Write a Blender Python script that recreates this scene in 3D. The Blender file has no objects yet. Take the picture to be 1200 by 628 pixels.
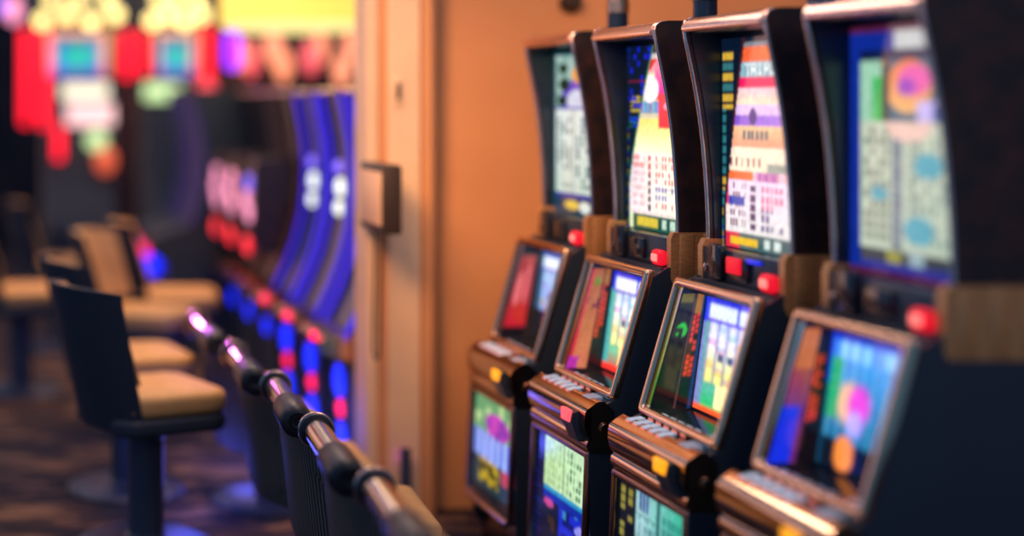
import bpy, bmesh, math, random
from mathutils import Vector, Matrix

sc = bpy.context.scene
COL = sc.collection
R = math.radians
CAMH = 1.72

# ------------------------------------------------------------------ colour
def lin(c):
    def f(v):
        v = v / 255.0
        return v / 12.92 if v <= 0.04045 else ((v + 0.055) / 1.055) ** 2.4
    return (f(c[0]), f(c[1]), f(c[2]))

def mixc(a, b, t):
    t = max(0.0, min(1.0, t))
    return (a[0] + (b[0] - a[0]) * t, a[1] + (b[1] - a[1]) * t, a[2] + (b[2] - a[2]) * t)

def hsh(*k):
    h = 2166136261
    for v in k:
        h = ((h ^ (int(v) & 0xffff)) * 16777619) & 0xffffffff
    h ^= h >> 13
    h = (h * 1274126177) & 0xffffffff
    return ((h >> 8) & 0xffff) / 65535.0

# --------------------------------------------------------------- materials
def mat(name, rgb, rough=0.5, metal=0.0, emit=None, es=0.0, spec=0.5, coat=0.0):
    m = bpy.data.materials.new(name); m.use_nodes = True
    b = m.node_tree.nodes['Principled BSDF']
    b.inputs['Base Color'].default_value = (*rgb, 1)
    b.inputs['Roughness'].default_value = rough
    b.inputs['Metallic'].default_value = metal
    b.inputs['Specular IOR Level'].default_value = spec
    b.inputs['Coat Weight'].default_value = coat
    if emit:
        b.inputs['Emission Color'].default_value = (*emit, 1)
        b.inputs['Emission Strength'].default_value = es
    return m

def noise_mat(name, c1, c2, scale, rough=0.5, metal=0.0, detail=4.0, lo=0.35, hi=0.65, stretch=(1, 1, 1), bump=0.0, spec=0.5):
    m = mat(name, c1, rough, metal, spec=spec)
    nt = m.node_tree; b = nt.nodes['Principled BSDF']
    tc = nt.nodes.new('ShaderNodeTexCoord'); mp = nt.nodes.new('ShaderNodeMapping')
    mp.inputs['Scale'].default_value = stretch
    nz = nt.nodes.new('ShaderNodeTexNoise'); nz.inputs['Scale'].default_value = scale
    nz.inputs['Detail'].default_value = detail
    cr = nt.nodes.new('ShaderNodeValToRGB')
    cr.color_ramp.elements[0].position = lo; cr.color_ramp.elements[0].color = (*c1, 1)
    cr.color_ramp.elements[1].position = hi; cr.color_ramp.elements[1].color = (*c2, 1)
    L = nt.links.new
    L(tc.outputs['Object'], mp.inputs['Vector']); L(mp.outputs['Vector'], nz.inputs['Vector'])
    L(nz.outputs['Fac'], cr.inputs['Fac']); L(cr.outputs['Color'], b.inputs['Base Color'])
    if bump:
        bp = nt.nodes.new('ShaderNodeBump'); bp.inputs['Strength'].default_value = bump
        bp.inputs['Distance'].default_value = 0.01
        L(nz.outputs['Fac'], bp.inputs['Height']); L(bp.outputs['Normal'], b.inputs['Normal'])
    return m

def wave_mat(name, c1, c2, scale, rough=0.6, direction='Z', bump=0.4):
    """ribbed cloth: fine stripes with a relief"""
    m = mat(name, c1, rough)
    nt = m.node_tree; b = nt.nodes['Principled BSDF']
    tc = nt.nodes.new('ShaderNodeTexCoord')
    wv = nt.nodes.new('ShaderNodeTexWave'); wv.bands_direction = direction
    wv.inputs['Scale'].default_value = scale; wv.inputs['Distortion'].default_value = 1.2
    wv.inputs['Detail'].default_value = 2
    cr = nt.nodes.new('ShaderNodeValToRGB')
    cr.color_ramp.elements[0].color = (*c1, 1); cr.color_ramp.elements[1].color = (*c2, 1)
    cr.color_ramp.elements[0].position = 0.45; cr.color_ramp.elements[1].position = 0.95
    bp = nt.nodes.new('ShaderNodeBump'); bp.inputs['Strength'].default_value = bump; bp.inputs['Distance'].default_value = 0.004
    L = nt.links.new
    L(tc.outputs['Object'], wv.inputs['Vector']); L(wv.outputs['Fac'], cr.inputs['Fac'])
    L(cr.outputs['Color'], b.inputs['Base Color'])
    L(wv.outputs['Fac'], bp.inputs['Height']); L(bp.outputs['Normal'], b.inputs['Normal'])
    return m

def screen_mat(name, strength):
    m = mat(name, (0.004, 0.006, 0.01), 0.12)
    nt = m.node_tree; b = nt.nodes['Principled BSDF']
    at = nt.nodes.new('ShaderNodeAttribute'); at.attribute_name = 'picture'
    nt.links.new(at.outputs['Color'], b.inputs['Emission Color'])
    b.inputs['Emission Strength'].default_value = strength
    return m

M = {}
M['black'] = mat('black_lacquer', (0.028, 0.046, 0.075), 0.28, spec=0.6)
M['matte_black'] = mat('matte_black', (0.026, 0.042, 0.068), 0.55)
M['burl'] = noise_mat('dark_burl_laminate', (0.020, 0.017, 0.023), (0.058, 0.029, 0.028), 16, 0.4, detail=6)
M['bronze'] = mat('bronze_chrome', (0.80, 0.54, 0.36), 0.17, 1.0)
M['rose'] = mat('rose_chrome', (0.95, 0.70, 0.63), 0.22, 1.0)
M['dark_chrome'] = mat('dark_chrome', (0.36, 0.235, 0.19), 0.17, 1.0)
M['nose'] = mat('dark_bronze_chrome', (0.56, 0.38, 0.27), 0.1, 1.0)
M['brass'] = noise_mat('brushed_brass', (0.55, 0.28, 0.11), (0.7, 0.38, 0.16), 40, 0.4, 0.3, stretch=(1, 1, 8))
M['chrome'] = mat('smoked_chrome', (0.5, 0.4, 0.37), 0.17, 1.0)
M['inner'] = mat('polished_black_reveal', (0.016, 0.022, 0.034), 0.12, spec=0.7)
M['cap_black'] = mat('black_rubber_cap', (0.012, 0.015, 0.024), 0.4)
M['liner'] = mat('navy_black_liner', (0.012, 0.026, 0.05), 0.3)
M['key'] = mat('button_cap', (0.6, 0.7, 0.8), 0.3, emit=lin((150, 180, 210)), es=0.4)
M['key_side'] = mat('lit_button_side', (0.5, 0.2, 0.15), 0.4, emit=lin((255, 130, 110)), es=0.8)
M['key_big'] = mat('wide_button_cap', (0.4, 0.5, 0.62), 0.3, emit=lin((120, 150, 185)), es=0.15)
M['red'] = mat('red_lamp', (0.4, 0.01, 0.02), 0.4, emit=lin((240, 20, 45)), es=0.9)
M['red_core'] = mat('red_lamp_core', (0.6, 0.2, 0.2), 0.4, emit=lin((255, 120, 110)), es=1.5)
M['amber'] = mat('amber_lamp', (0.5, 0.25, 0.02), 0.4, emit=lin((255, 160, 20)), es=1.2)
M['pinklamp'] = mat('pink_red_lamp', (0.5, 0.05, 0.05), 0.4, emit=lin((255, 90, 100)), es=1.2)
M['blue_dot'] = mat('blue_lamp', (0.01, 0.02, 0.3), 0.4, emit=lin((25, 40, 255)), es=2.2)
M['strip'] = mat('blue_light_strip', (0.02, 0.02, 0.2), 0.4, emit=lin((48, 36, 215)), es=1.1, spec=0.05)
M['strip_dim'] = mat('dim_blue_strip', (0.02, 0.02, 0.1), 0.4, emit=lin((44, 40, 110)), es=0.6)
M['white_lamp'] = mat('white_lamp', (0.6, 0.6, 0.6), 0.4, emit=lin((235, 245, 235)), es=1.6)
M['pink_screen'] = mat('pink_white_lamp', (0.5, 0.3, 0.4), 0.4, emit=lin((255, 150, 190)), es=1.5)
M['violet_lamp'] = mat('violet_lamp', (0.2, 0.1, 0.5), 0.4, emit=lin((130, 110, 255)), es=1.4)
M['candle_dark'] = mat('blue_black_candle_sleeve', (0.012, 0.03, 0.07), 0.2)
M['candle_blue'] = mat('blue_lit_sleeve', (0.01, 0.03, 0.3), 0.3, emit=lin((25, 45, 235)), es=0.9)
M['tan'] = noise_mat('tan_leather', (0.55, 0.30, 0.11), (0.66, 0.38, 0.15), 9, 0.55, bump=0.15)
M['shell'] = mat('navy_black_leather', (0.026, 0.036, 0.058), 0.5, spec=0.4)
M['woven'] = wave_mat('ribbed_dark_cloth', (0.024, 0.026, 0.036), (0.22, 0.17, 0.14), 28, 0.6, 'Y', 0.5)
M['post'] = mat('blue_black_post', (0.04, 0.055, 0.095), 0.4)

# ------------------------------------------------------------ mesh helpers
def quadbox(bm, x0, x1, y0, y1, z0, z1):
    vs = [bm.verts.new(p) for p in ((x0, y0, z0), (x1, y0, z0), (x1, y1, z0), (x0, y1, z0),
                                    (x0, y0, z1), (x1, y0, z1), (x1, y1, z1), (x0, y1, z1))]
    for f in ((0, 3, 2, 1), (4, 5, 6, 7), (0, 1, 5, 4), (1, 2, 6, 5), (2, 3, 7, 6), (3, 0, 4, 7)):
        bm.faces.new([vs[i] for i in f])
    return vs

def box(x0, x1, y0, y1, z0, z1, bev=0.0, seg=2):
    bm = bmesh.new()
    quadbox(bm, x0, x1, y0, y1, z0, z1)
    if bev:
        bmesh.ops.bevel(bm, geom=bm.edges[:], offset=bev, segments=seg, affect='EDGES', profile=0.5)
    return bm

def add_box(bm, x0, x1, y0, y1, z0, z1, bev=0.0, seg=2):
    t = box(x0, x1, y0, y1, z0, z1, bev, seg)
    join(bm, t)
    return bm

def join(bm, other):
    me = bpy.data.meshes.new('tmp'); other.to_mesh(me); other.free()
    bm.from_mesh(me); bpy.data.meshes.remove(me)

def prism(poly, y0, y1):
    """polygon in x,z pulled along y"""
    bm = bmesh.new()
    a = [bm.verts.new((x, y0, z)) for x, z in poly]
    b = [bm.verts.new((x, y1, z)) for x, z in poly]
    n = len(poly)
    bm.faces.new(a); bm.faces.new(b[::-1])
    for i in range(n):
        j = (i + 1) % n
        bm.faces.new((a[j], a[i], b[i], b[j]))
    bmesh.ops.recalc_face_normals(bm, faces=bm.faces[:])
    return bm

def tube(pts, r, seg=12, closed=False, radii=None):
    bm = bmesh.new(); pts = [Vector(p) for p in pts]; rings = []
    n = len(pts); up0 = None
    for i, p in enumerate(pts):
        if closed:
            d = pts[(i + 1) % n] - pts[i - 1]
        else:
            d = pts[min(i + 1, n - 1)] - pts[max(i - 1, 0)]
        d.normalize()
        if up0 is None:
            up0 = Vector((0, 0, 1)) if abs(d.z) < 0.9 else Vector((1, 0, 0))
        s = d.cross(up0)
        s.normalize(); u = s.cross(d); u.normalize(); up0 = u
        rr = radii[i] if radii else r
        rings.append([bm.verts.new(p + (s * math.cos(2 * math.pi * k / seg) + u * math.sin(2 * math.pi * k / seg)) * rr) for k in range(seg)])
    m = n if closed else n - 1
    for i in range(m):
        A, B = rings[i], rings[(i + 1) % n]
        for k in range(seg):
            bm.faces.new((A[k], A[(k + 1) % seg], B[(k + 1) % seg], B[k]))
    if not closed:
        bm.faces.new(rings[0][::-1]); bm.faces.new(rings[-1])
    bmesh.ops.recalc_face_normals(bm, faces=bm.faces[:])
    return bm

def lathe(prof, seg=24, axis='Z'):
    """profile (radius, height) spun about an axis"""
    bm = bmesh.new(); rings = []
    for r, h in prof:
        ring = []
        for k in range(seg):
            a = 2 * math.pi * k / seg
            c, s = math.cos(a) * r, math.sin(a) * r
            p = (c, s, h) if axis == 'Z' else ((c, h, s) if axis == 'Y' else (h, c, s))
            ring.append(bm.verts.new(p))
        rings.append(ring)
    for i in range(len(rings) - 1):
        for k in range(seg):
            bm.faces.new((rings[i][k], rings[i][(k + 1) % seg], rings[i + 1][(k + 1) % seg], rings[i + 1][k]))
    if prof[0][0] > 1e-5: bm.faces.new(rings[0])
    if prof[-1][0] > 1e-5: bm.faces.new(rings[-1])
    bmesh.ops.remove_doubles(bm, verts=bm.verts[:], dist=1e-6)
    bmesh.ops.recalc_face_normals(bm, faces=bm.faces[:])
    return bm

def ball(r, c=(0, 0, 0), seg=16, sz=1.0):
    bm = bmesh.new()
    bmesh.ops.create_uvsphere(bm, u_segments=seg, v_segments=seg // 2 + 2, radius=r)
    for v in bm.verts:
        v.co.z *= sz; v.co += Vector(c)
    return bm

def moved(bm, loc=(0, 0, 0), rotz=0.0):
    bmesh.ops.rotate(bm, verts=bm.verts[:], cent=(0, 0, 0), matrix=Matrix.Rotation(rotz, 3, 'Z'))
    bmesh.ops.translate(bm, verts=bm.verts[:], vec=loc)
    return bm

def obj(name, bm, m, parent=None, smooth=True, label=None, angle=40):
    me = bpy.data.meshes.new(name)
    bm.to_mesh(me); bm.free()
    if m: me.materials.append(m)
    if smooth:
        for p in me.polygons: p.use_smooth = True
        me.set_sharp_from_angle(angle=R(angle))
    o = bpy.data.objects.new(name, me); COL.objects.link(o)
    if parent: o.parent = parent
    if label: o['label'] = label
    return o

def thing(name, label, cat, loc=(0, 0, 0), rotz=0.0, group=None):
    o = bpy.data.objects.new(name, None); COL.objects.link(o)
    o.empty_display_size = 0.1
    o.location = loc; o.rotation_euler = (0, 0, rotz)
    o['label'] = label; o['category'] = cat
    if group: o['group'] = group
    return o

def tag(o, label, cat, group=None):
    o['label'] = label; o['category'] = cat
    if group: o['group'] = group
    return o

def struct(name, bm, m, parent=None, smooth=False):
    o = obj(name, bm, m, parent, smooth)
    if parent is None: o['kind'] = 'structure'
    return o

def picture(name, corners, nu, nv, fn, m, parent, label=None, soft=1):
    """flat display: corners (far bottom, near bottom, near top, far top); fn(u,v) gives its colour"""
    fb, nb, nt, ft = [Vector(c) for c in corners]
    vs, cs = [], []
    grain = hsh(len(name), nu, nv)
    for j in range(nv + 1):
        v = j / nv
        for i in range(nu + 1):
            u = i / nu
            a = fb.lerp(nb, u); b = ft.lerp(nt, u)
            g = 0.84 + 0.32 * hsh(i // 2, j // 2, int(grain * 999))
            c = lin(fn(u, v))
            vs.append(a.lerp(b, v)); cs.append((c[0] * g, c[1] * g, c[2] * g, 1.0))
    w = nu + 1
    for _ in range(soft):                      # the panel's own soft pixels
        out = []
        for j in range(nv + 1):
            for i in range(nu + 1):
                acc = [0.0, 0.0, 0.0]; n = 0
                for di, dj in ((0, 0), (0, 0), (1, 0), (-1, 0), (0, 1), (0, -1)):
                    a, b = i + di, j + dj
                    if 0 <= a <= nu and 0 <= b <= nv:
                        q = cs[b * w + a]; n += 1
                        acc[0] += q[0]; acc[1] += q[1]; acc[2] += q[2]
                out.append((acc[0] / n, acc[1] / n, acc[2] / n, 1.0))
        cs = out
    fs = [(j * w + i, j * w + i + 1, (j + 1) * w + i + 1, (j + 1) * w + i) for j in range(nv) for i in range(nu)]
    me = bpy.data.meshes.new(name); me.from_pydata([tuple(p) for p in vs], [], fs)
    at = me.color_attributes.new('picture', 'FLOAT_COLOR', 'POINT')
    at.data.foreach_set('color', [c for q in cs for c in q])
    me.materials.append(m)
    o = bpy.data.objects.new(name, me); COL.objects.link(o); o.parent = parent
    if label: o['label'] = label
    return o

# ------------------------------------------------------ pictures on screens, painted reflections beside them
def marks(u, v, x0, y0, x1, y1, nx, ny, seed, fill=0.62, ink=0.72):
    """rows of little figure-like marks inside a rectangle"""
    if not (x0 <= u < x1 and y0 <= v < y1): return False
    cx = (u - x0) / (x1 - x0) * nx; cy = (v - y0) / (y1 - y0) * ny
    i, j = int(cx), int(cy)
    if hsh(i, j, seed) > ink: return False
    fx, fy = cx - i, cy - j
    return abs(fx - 0.5) < fill / 2 and abs(fy - 0.5) < 0.36

def disc(u, v, cu, cv, ru, rv):
    return ((u - cu) / ru) ** 2 + ((v - cv) / rv) ** 2 < 1.0

FONT = {'T': '11111 00100 00100 00100 00100', 'R': '11110 10001 11110 10010 10001', 'I': '01110 00100 00100 00100 01110',
        'P': '11110 10001 11110 10000 10000', 'L': '10000 10000 10000 10000 11111', 'E': '11111 10000 11110 10000 11111'}

def text(u, v, s, x0, y0, x1, y1):
    if not (x0 <= u < x1 and y0 <= v < y1): return False
    w = (x1 - x0) / len(s); k = int((u - x0) / w)
    fx = (u - x0 - k * w) / w * 6.0; fy = (y1 - v) / (y1 - y0) * 5.0
    rows = FONT[s[k]].split(); c, r = int(fx), min(4, int(fy))
    return c < 5 and rows[r][c] == '1'

NAVY = (6, 20, 40)

def top_art_a(u, v):                       # farthest machine
    if u < 0.05 or u > 0.97 or v > 0.985 or v < 0.02: return (20, 70, 85)
    if v > 0.66:
        if disc(u, v, 0.22, 0.9, 0.1, 0.03) or disc(u, v, 0.25, 0.80, 0.12, 0.04) or disc(u, v, 0.2, 0.7, 0.12, 0.03): return (25, 45, 25)
        if disc(u, v, 0.62, 0.86, 0.2, 0.06): return (250, 165, 70)
        if disc(u, v, 0.58, 0.70, 0.28, 0.07): return (215, 220, 240)
        if disc(u, v, 0.55, 0.72, 0.36, 0.11): return (110, 80, 200)
        return mixc((110, 160, 150), (190, 210, 200), hsh(u * 14, v * 40, 3))
    if v > 0.645: return (90, 70, 190)
    if v > 0.13:
        if marks(u, v, 0.08, 0.16, 0.42, 0.6, 3, 12, 5, 0.7, 0.75): return (130, 150, 150)
        if marks(u, v, 0.5, 0.16, 0.92, 0.6, 4, 12, 9, 0.7, 0.55): return (80, 125, 135)
        if 0.44 < u < 0.48: return (180, 195, 190)
        return mixc((200, 222, 205), (240, 245, 240), v * 1.5)
    if v > 0.10: return (40, 60, 160)
    if disc(u, v, 0.42, 0.06, 0.16, 0.03): return (235, 200, 80)
    if disc(u, v, 0.7, 0.055, 0.12, 0.035): return (235, 240, 230)
    return (30, 60, 90)

def top_art_b(u, v):                       # white dome over a pale pay table
    edge = 0.06 + 0.43 * max(0.0, (v - 0.2) / 0.8) ** 1.3
    if u < edge or v > 0.955:
        if v > 0.55 and u > 0.04:
            gi, gj = int(u * 16), int(v * 26)
            if hsh(gi, gj, 21) > 0.62 and disc(u * 16 - gi, v * 26 - gj, 0.5, 0.5, 0.42, 0.42):
                return (20, 30, 190)
            if 0.64 < v < 0.74 and (v * 42) % 1 < 0.5 and 0.08 < u < 0.26: return (190, 165, 60)
            if v < 0.62 and 0.05 < u < 0.2 and (v * 40) % 1 < 0.5: return (30, 110, 95)
            if 0.8 < v < 0.81: return (130, 25, 60)
        if v <= 0.55 and 0.015 < u < 0.055:
            return [(20, 20, 110), (15, 80, 60), (90, 80, 20), (8, 20, 40)][int(v * 60) % 4]
        if 0 < edge - u < 0.025: return (30, 120, 90)
        return NAVY
    if v > 0.925: return (200, 195, 190)
    if v > 0.87 and u < 0.44 + (v - 0.87) * 2.0: return (205, 30, 38)
    if disc(u, v, 0.42, 0.765, 0.15, 0.075): return (252, 238, 240)
    if v > 0.55 and u > (0.50 if v > 0.7 else 0.56):
        if v > 0.74: return mixc((225, 20, 165), (255, 130, 165), (v - 0.74) / 0.14)
        if disc(u, v, 0.70, 0.67, 0.05, 0.02): return (255, 150, 180)
        return mixc((235, 30, 60), (250, 60, 80), (v - 0.55) * 5)
    if v > 0.85: return (250, 150, 165)
    if 0.63 < v < 0.70:
        return [(60, 150, 190), (110, 130, 220), (50, 150, 130), (150, 120, 200), (90, 190, 200)][int(u * 30) % 5]
    if v > 0.42:
        c = mixc((255, 250, 215), (255, 226, 105), (v - 0.42) / 0.2)
        return mixc(c, (180, 190, 220), 0.6) if v > 0.6 else c
    if v > 0.085:
        if marks(u, v, 0.10, 0.12, 0.34, 0.41, 7, 7, 31, 0.55, 0.8): return (205, 170, 185) if v < 0.34 else (225, 90, 90)
        if marks(u, v, 0.38, 0.1, 0.44, 0.41, 1, 7, 40, 0.8, 0.9): return (190, 50, 60) if v > 0.3 else (70, 50, 80)
        if marks(u, v, 0.50, 0.12, 0.82, 0.41, 6, 7, 33, 0.5, 0.75): return (215, 60, 60) if v > 0.24 or v < 0.17 else (70, 80, 180)
        if marks(u, v, 0.88, 0.1, 0.95, 0.41, 1, 8, 37, 0.9, 0.9): return (200, 60, 100)
        if (v * 22) % 1 < 0.06: return (225, 205, 200)
        return mixc((255, 232, 236), (255, 250, 232), (u - 0.1) * 1.4)
    if u < 0.13 or u > 0.93: return (230, 240, 190)
    if 0.02 < v < 0.065:
        if 0.2 < u < 0.55: return (215, 190, 60)
        if 0.62 < u < 0.70 or 0.75 < u < 0.84: return (190, 220, 200)
    return (10, 80, 65)

def top_art_c(u, v):                       # orange sky with lettering over a many coloured pay table
    edge = 0.06 + 0.26 * max(0.0, (v - 0.15) / 0.85) ** 1.2
    if u < edge or v > 0.975:
        if 0.02 < u < edge - 0.03 and u < 0.16:
            k = int(v * 60)
            if 0.66 < v < 0.94 and hsh(k // 3, 5, 1) > 0.25 and k % 3 != 2:
                return (205, 165, 55) if hsh(k // 3, 9) > 0.45 else (50, 110, 115)
            if v <= 0.66 and k % 3 != 2 and u < 0.06:
                return (40, 115, 120) if hsh(k // 4, 3) > 0.4 else (190, 150, 50)
            if v < 0.12 and u < 0.05: return (20, 70, 190)
        if 0 < edge - u < 0.03 and v > 0.55: return (70, 25, 25)
        return NAVY
    if v > 0.955: return (120, 130, 140)
    if v > 0.885: return mixc((235, 80, 45), (240, 130, 60), u)
    if v > 0.81:
        if text(u, v, 'TRIPLE', 0.32, 0.818, 0.80, 0.878): return (240, 248, 245)
        return (135, 175, 190)
    if v > 0.76: return (225, 20, 90)
    if v > 0.68: return mixc((235, 190, 210), (250, 225, 190), (0.76 - v) * 12 + hsh(u * 20, v * 60, 2) * 0.2)
    if disc(u, v, 0.42, 0.625, 0.05, 0.04): return (60, 40, 130)
    if v > 0.635: return (225, 190, 235)
    if v > 0.585: return mixc((120, 70, 200), (185, 140, 235), u)
    if v > 0.48:
        if marks(u, v, 0.28, 0.51, 0.62, 0.57, 6, 1, 3, 0.6, 0.95): return (45, 100, 110)
        return mixc((230, 150, 120), (255, 205, 150), (v - 0.48) * 9)
    if v > 0.37:
        if marks(u, v, 0.1, 0.385, 0.62, 0.44, 7, 1, 6, 0.3, 0.95): return (130, 50, 60)
        if u > 0.6 and v < 0.41: return (150, 160, 150)
        return (255, 232, 205)
    if v > 0.325:
        if u < 0.42: return (240, 110, 50)
        if 0.47 < u < 0.75 and (u * 24) % 1 < 0.7: return (165, 45, 165)
        return (245, 190, 205)
    if v > 0.075:
        if u < 0.1: return (235, 50, 110) if v > 0.2 else (250, 225, 215)
        if 0.20 < v < 0.25 and u < 0.32: return (50, 75, 175)
        if marks(u, v, 0.12, 0.1, 0.34, 0.32, 6, 5, 41, 0.6, 0.7): return (120, 70, 100)
        if marks(u, v, 0.38, 0.09, 0.46, 0.31, 1, 5, 44, 0.9, 0.95): return (70, 50, 100)
        if marks(u, v, 0.52, 0.09, 0.8, 0.31, 5, 5, 43, 0.55, 0.85): return (70, 60, 130) if v < 0.2 else (225, 90, 140)
        if marks(u, v, 0.86, 0.09, 0.96, 0.31, 1, 5, 45, 0.8, 0.8): return (130, 150, 170)
        return mixc((228, 232, 222), (240, 218, 242), v * 3.2)
    if 0.02 < v < 0.055 and 0.12 < u < 0.48: return (235, 190, 40)
    if u < 0.24: return (220, 35, 70)
    if 0.02 < v < 0.06 and (0.56 < u < 0.64 or 0.69 < u < 0.77): return (210, 225, 220)
    return (60, 95, 100)

def top_art_d(u, v):                       # nearest machine, blue border
    if v < 0.025 or v > 0.975: return (85, 25, 60)
    if u < 0.10 or v > 0.90 or v < 0.06 or u > 0.93:
        if v > 0.87 and 0.42 < u < 0.75: return (205, 210, 210)
        return (14, 42, 150) if u < 0.9 else (12, 50, 110)
    if v > 0.62:
        if v > 0.86: return (10, 25, 70)
        if u < 0.30:
            if u > 0.22 and v < 0.8: return (25, 190, 85)
            return (165, 215, 185)
        if u < 0.38: return (15, 50, 35) if v < 0.84 else (150, 90, 40)
        if disc(u, v, 0.53, 0.755, 0.08, 0.035): return (160, 60, 190)
        if disc(u, v, 0.60, 0.78, 0.14, 0.06): return (245, 95, 180)
        if v < 0.68 and u > 0.76: return (30, 90, 170)
        if v < 0.70 and u > 0.62: return (205, 190, 250)
        if disc(u, v, 0.55, 0.755, 0.2, 0.105): return mixc((250, 195, 120), (245, 130, 75), (v - 0.64) * 5)
        return (60, 105, 125)
    if v > 0.11:
        if disc(u, v, 0.72, 0.45, 0.12, 0.05) or disc(u, v, 0.64, 0.2, 0.13, 0.055) or disc(u, v, 0.28, 0.33, 0.08, 0.03): return (75, 170, 190)
        if disc(u, v, 0.55, 0.6, 0.2, 0.06): return (245, 205, 190)
        if 0.40 < u < 0.50: return (100, 120, 140) if (v * 30) % 1 < 0.7 else (150, 165, 165)
        if marks(u, v, 0.13, 0.14, 0.38, 0.6, 4, 11, 51, 0.75, 0.8): return (125, 140, 125)
        if marks(u, v, 0.54, 0.14, 0.88, 0.55, 5, 10, 53, 0.7, 0.6): return (120, 150, 140)
        return mixc((185, 205, 185), (215, 220, 195), v)
    if 0.35 < u < 0.48: return (150, 150, 60)
    if 0.55 < u < 0.68: return (150, 180, 190)
    return (30, 55, 65)

def reels(u, v, banner, reel_hi, reel_lo, low, left, right_low, card):
    if u < 0.05 or v > 0.975: return left
    if v > 0.93: return mixc(left, (40, 40, 200), 0.5)
    if v > 0.80:
        k = 0.75 + 0.25 * math.sin(u * 60) * math.sin(v * 90)
        if 0.10 < u < 0.62 or 0.68 < u < 0.95: return mixc((150, 170, 230), banner, k)
        return mixc(banner, left, 0.8)
    if v > 0.765: return mixc(left, (120, 50, 200), 0.6)
    if u < 0.13: return mixc(left, low, 0.3 + 0.5 * v)
    if u > 0.86: return mixc(right_low, (190, 60, 200), max(0.0, (v - 0.45) * 2.2))
    p = (u - 0.13) / 0.73 * 4; k = int(p); fx = p - k
    round_ = max(0.0, 1 - (abs(fx - 0.5) * 2) ** 3)
    if v > 0.25:
        c = mixc(reel_lo, reel_hi, (v - 0.32) / 0.32)
        sym = math.sin(v * 34 + k * 1.9)
        if sym > 0.55: c = mixc(c, [(70, 110, 200), (60, 170, 110), (235, 170, 70), (190, 90, 190)][(k + int(v * 5.4)) % 4], 0.38)
        if 0.45 < v < 0.52 and k in (1, 2) and 0.3 < fx < 0.8: c = mixc(c, (30, 40, 100), 0.75)
        if v > 0.66: c = mixc(c, (190, 205, 245), 0.45)
        return mixc(mixc(left, (90, 100, 150), 0.5), c, 0.3 + 0.7 * round_)
    if card and 0.40 < u < 0.66 and v > 0.06: return mixc(card, (255, 245, 200), 0.5 * round_)
    if u > 0.66: return mixc(right_low, (20, 20, 30), 0.25 * (1 - round_))
    return mixc(low, right_low, max(0.0, 0.8 - v * 4))

def game_layout(fn, u, v):
    """the game fills two thirds of the panel, a credit column the rest"""
    if u < 0.68: return fn(u / 0.68, v)
    if u < 0.71: return (20, 30, 70)
    if marks(u, v, 0.74, 0.1, 0.96, 0.9, 3, 9, 91, 0.6, 0.7): return (190, 150, 60)
    return (14, 20, 44)

def main_a(u, v):
    if v < 0.32:
        if disc(u, v, 0.55, 0.20, 0.22, 0.13): return (250, 150, 50)
        if u > 0.8: return (170, 70, 150)
        return (60, 40, 120) if u > 0.3 else (24, 24, 28)
    return reels(u, v, (240, 248, 255), (150, 200, 245), (150, 165, 225), (70, 80, 140), (40, 90, 120), (200, 120, 190), None)

def main_b(u, v):
    return reels(u, v, (255, 250, 255), (235, 240, 255), (248, 240, 150), (120, 190, 150), (60, 150, 160) if v < 0.8 else (25, 45, 190), (235, 50, 50), (250, 190, 80)) if v > 0.06 else (235, 50, 40)

def main_c(u, v):
    return reels(u, v, (235, 242, 255), (242, 232, 255), (235, 232, 130), (85, 175, 150), (30, 50, 215) if v > 0.76 else (120, 120, 190), (10, 200, 75), (252, 236, 150)) if v > 0.05 else (235, 85, 40)

def main_d(u, v):
    if v > 0.93 or u < 0.05: return (20, 50, 190) if v > 0.6 else (10, 60, 90)
    if disc(u, v, 0.36, 0.13, 0.13, 0.13): return (240, 135, 50)
    if v < 0.22: return (12, 20, 34)
    if v > 0.80:
        k = 0.7 + 0.3 * math.sin(u * 40)
        return mixc((40, 100, 220), (150, 215, 250), k if 0.15 < u < 0.62 or 0.7 < u < 0.95 else 0.2)
    if u < 0.2 and v > 0.35: return (30, 160, 110)
    fx = ((u - 0.18) * 7) % 1
    c = mixc((20, 90, 140), (50, 130, 215), (v - 0.25) * 2)
    c = mixc(c, (120, 210, 225), 0.55 * max(0.0, 1 - abs(fx - 0.3) * 3))
    def glow(cu, cv, ru, rv): return max(0.0, 1 - ((u - cu) / ru) ** 2 - ((v - cv) / rv) ** 2)
    c = mixc(c, (240, 180, 145), 1.5 * glow(0.34, 0.49, 0.19, 0.19))
    c = mixc(c, (215, 70, 205), 1.6 * glow(0.49, 0.50, 0.18, 0.17))
    return mixc(c, (180, 160, 250), 1.4 * glow(0.46, 0.36, 0.13, 0.12))

def red_blob_column(u, v, lo, hi, seed):  # red blobs within the painted wall reflection
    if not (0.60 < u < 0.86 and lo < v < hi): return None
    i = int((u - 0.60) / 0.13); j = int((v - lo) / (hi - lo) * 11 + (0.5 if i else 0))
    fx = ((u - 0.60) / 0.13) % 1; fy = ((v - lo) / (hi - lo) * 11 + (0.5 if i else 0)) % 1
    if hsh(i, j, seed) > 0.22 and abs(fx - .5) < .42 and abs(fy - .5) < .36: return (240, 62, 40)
    return (36, 14, 12)

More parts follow.
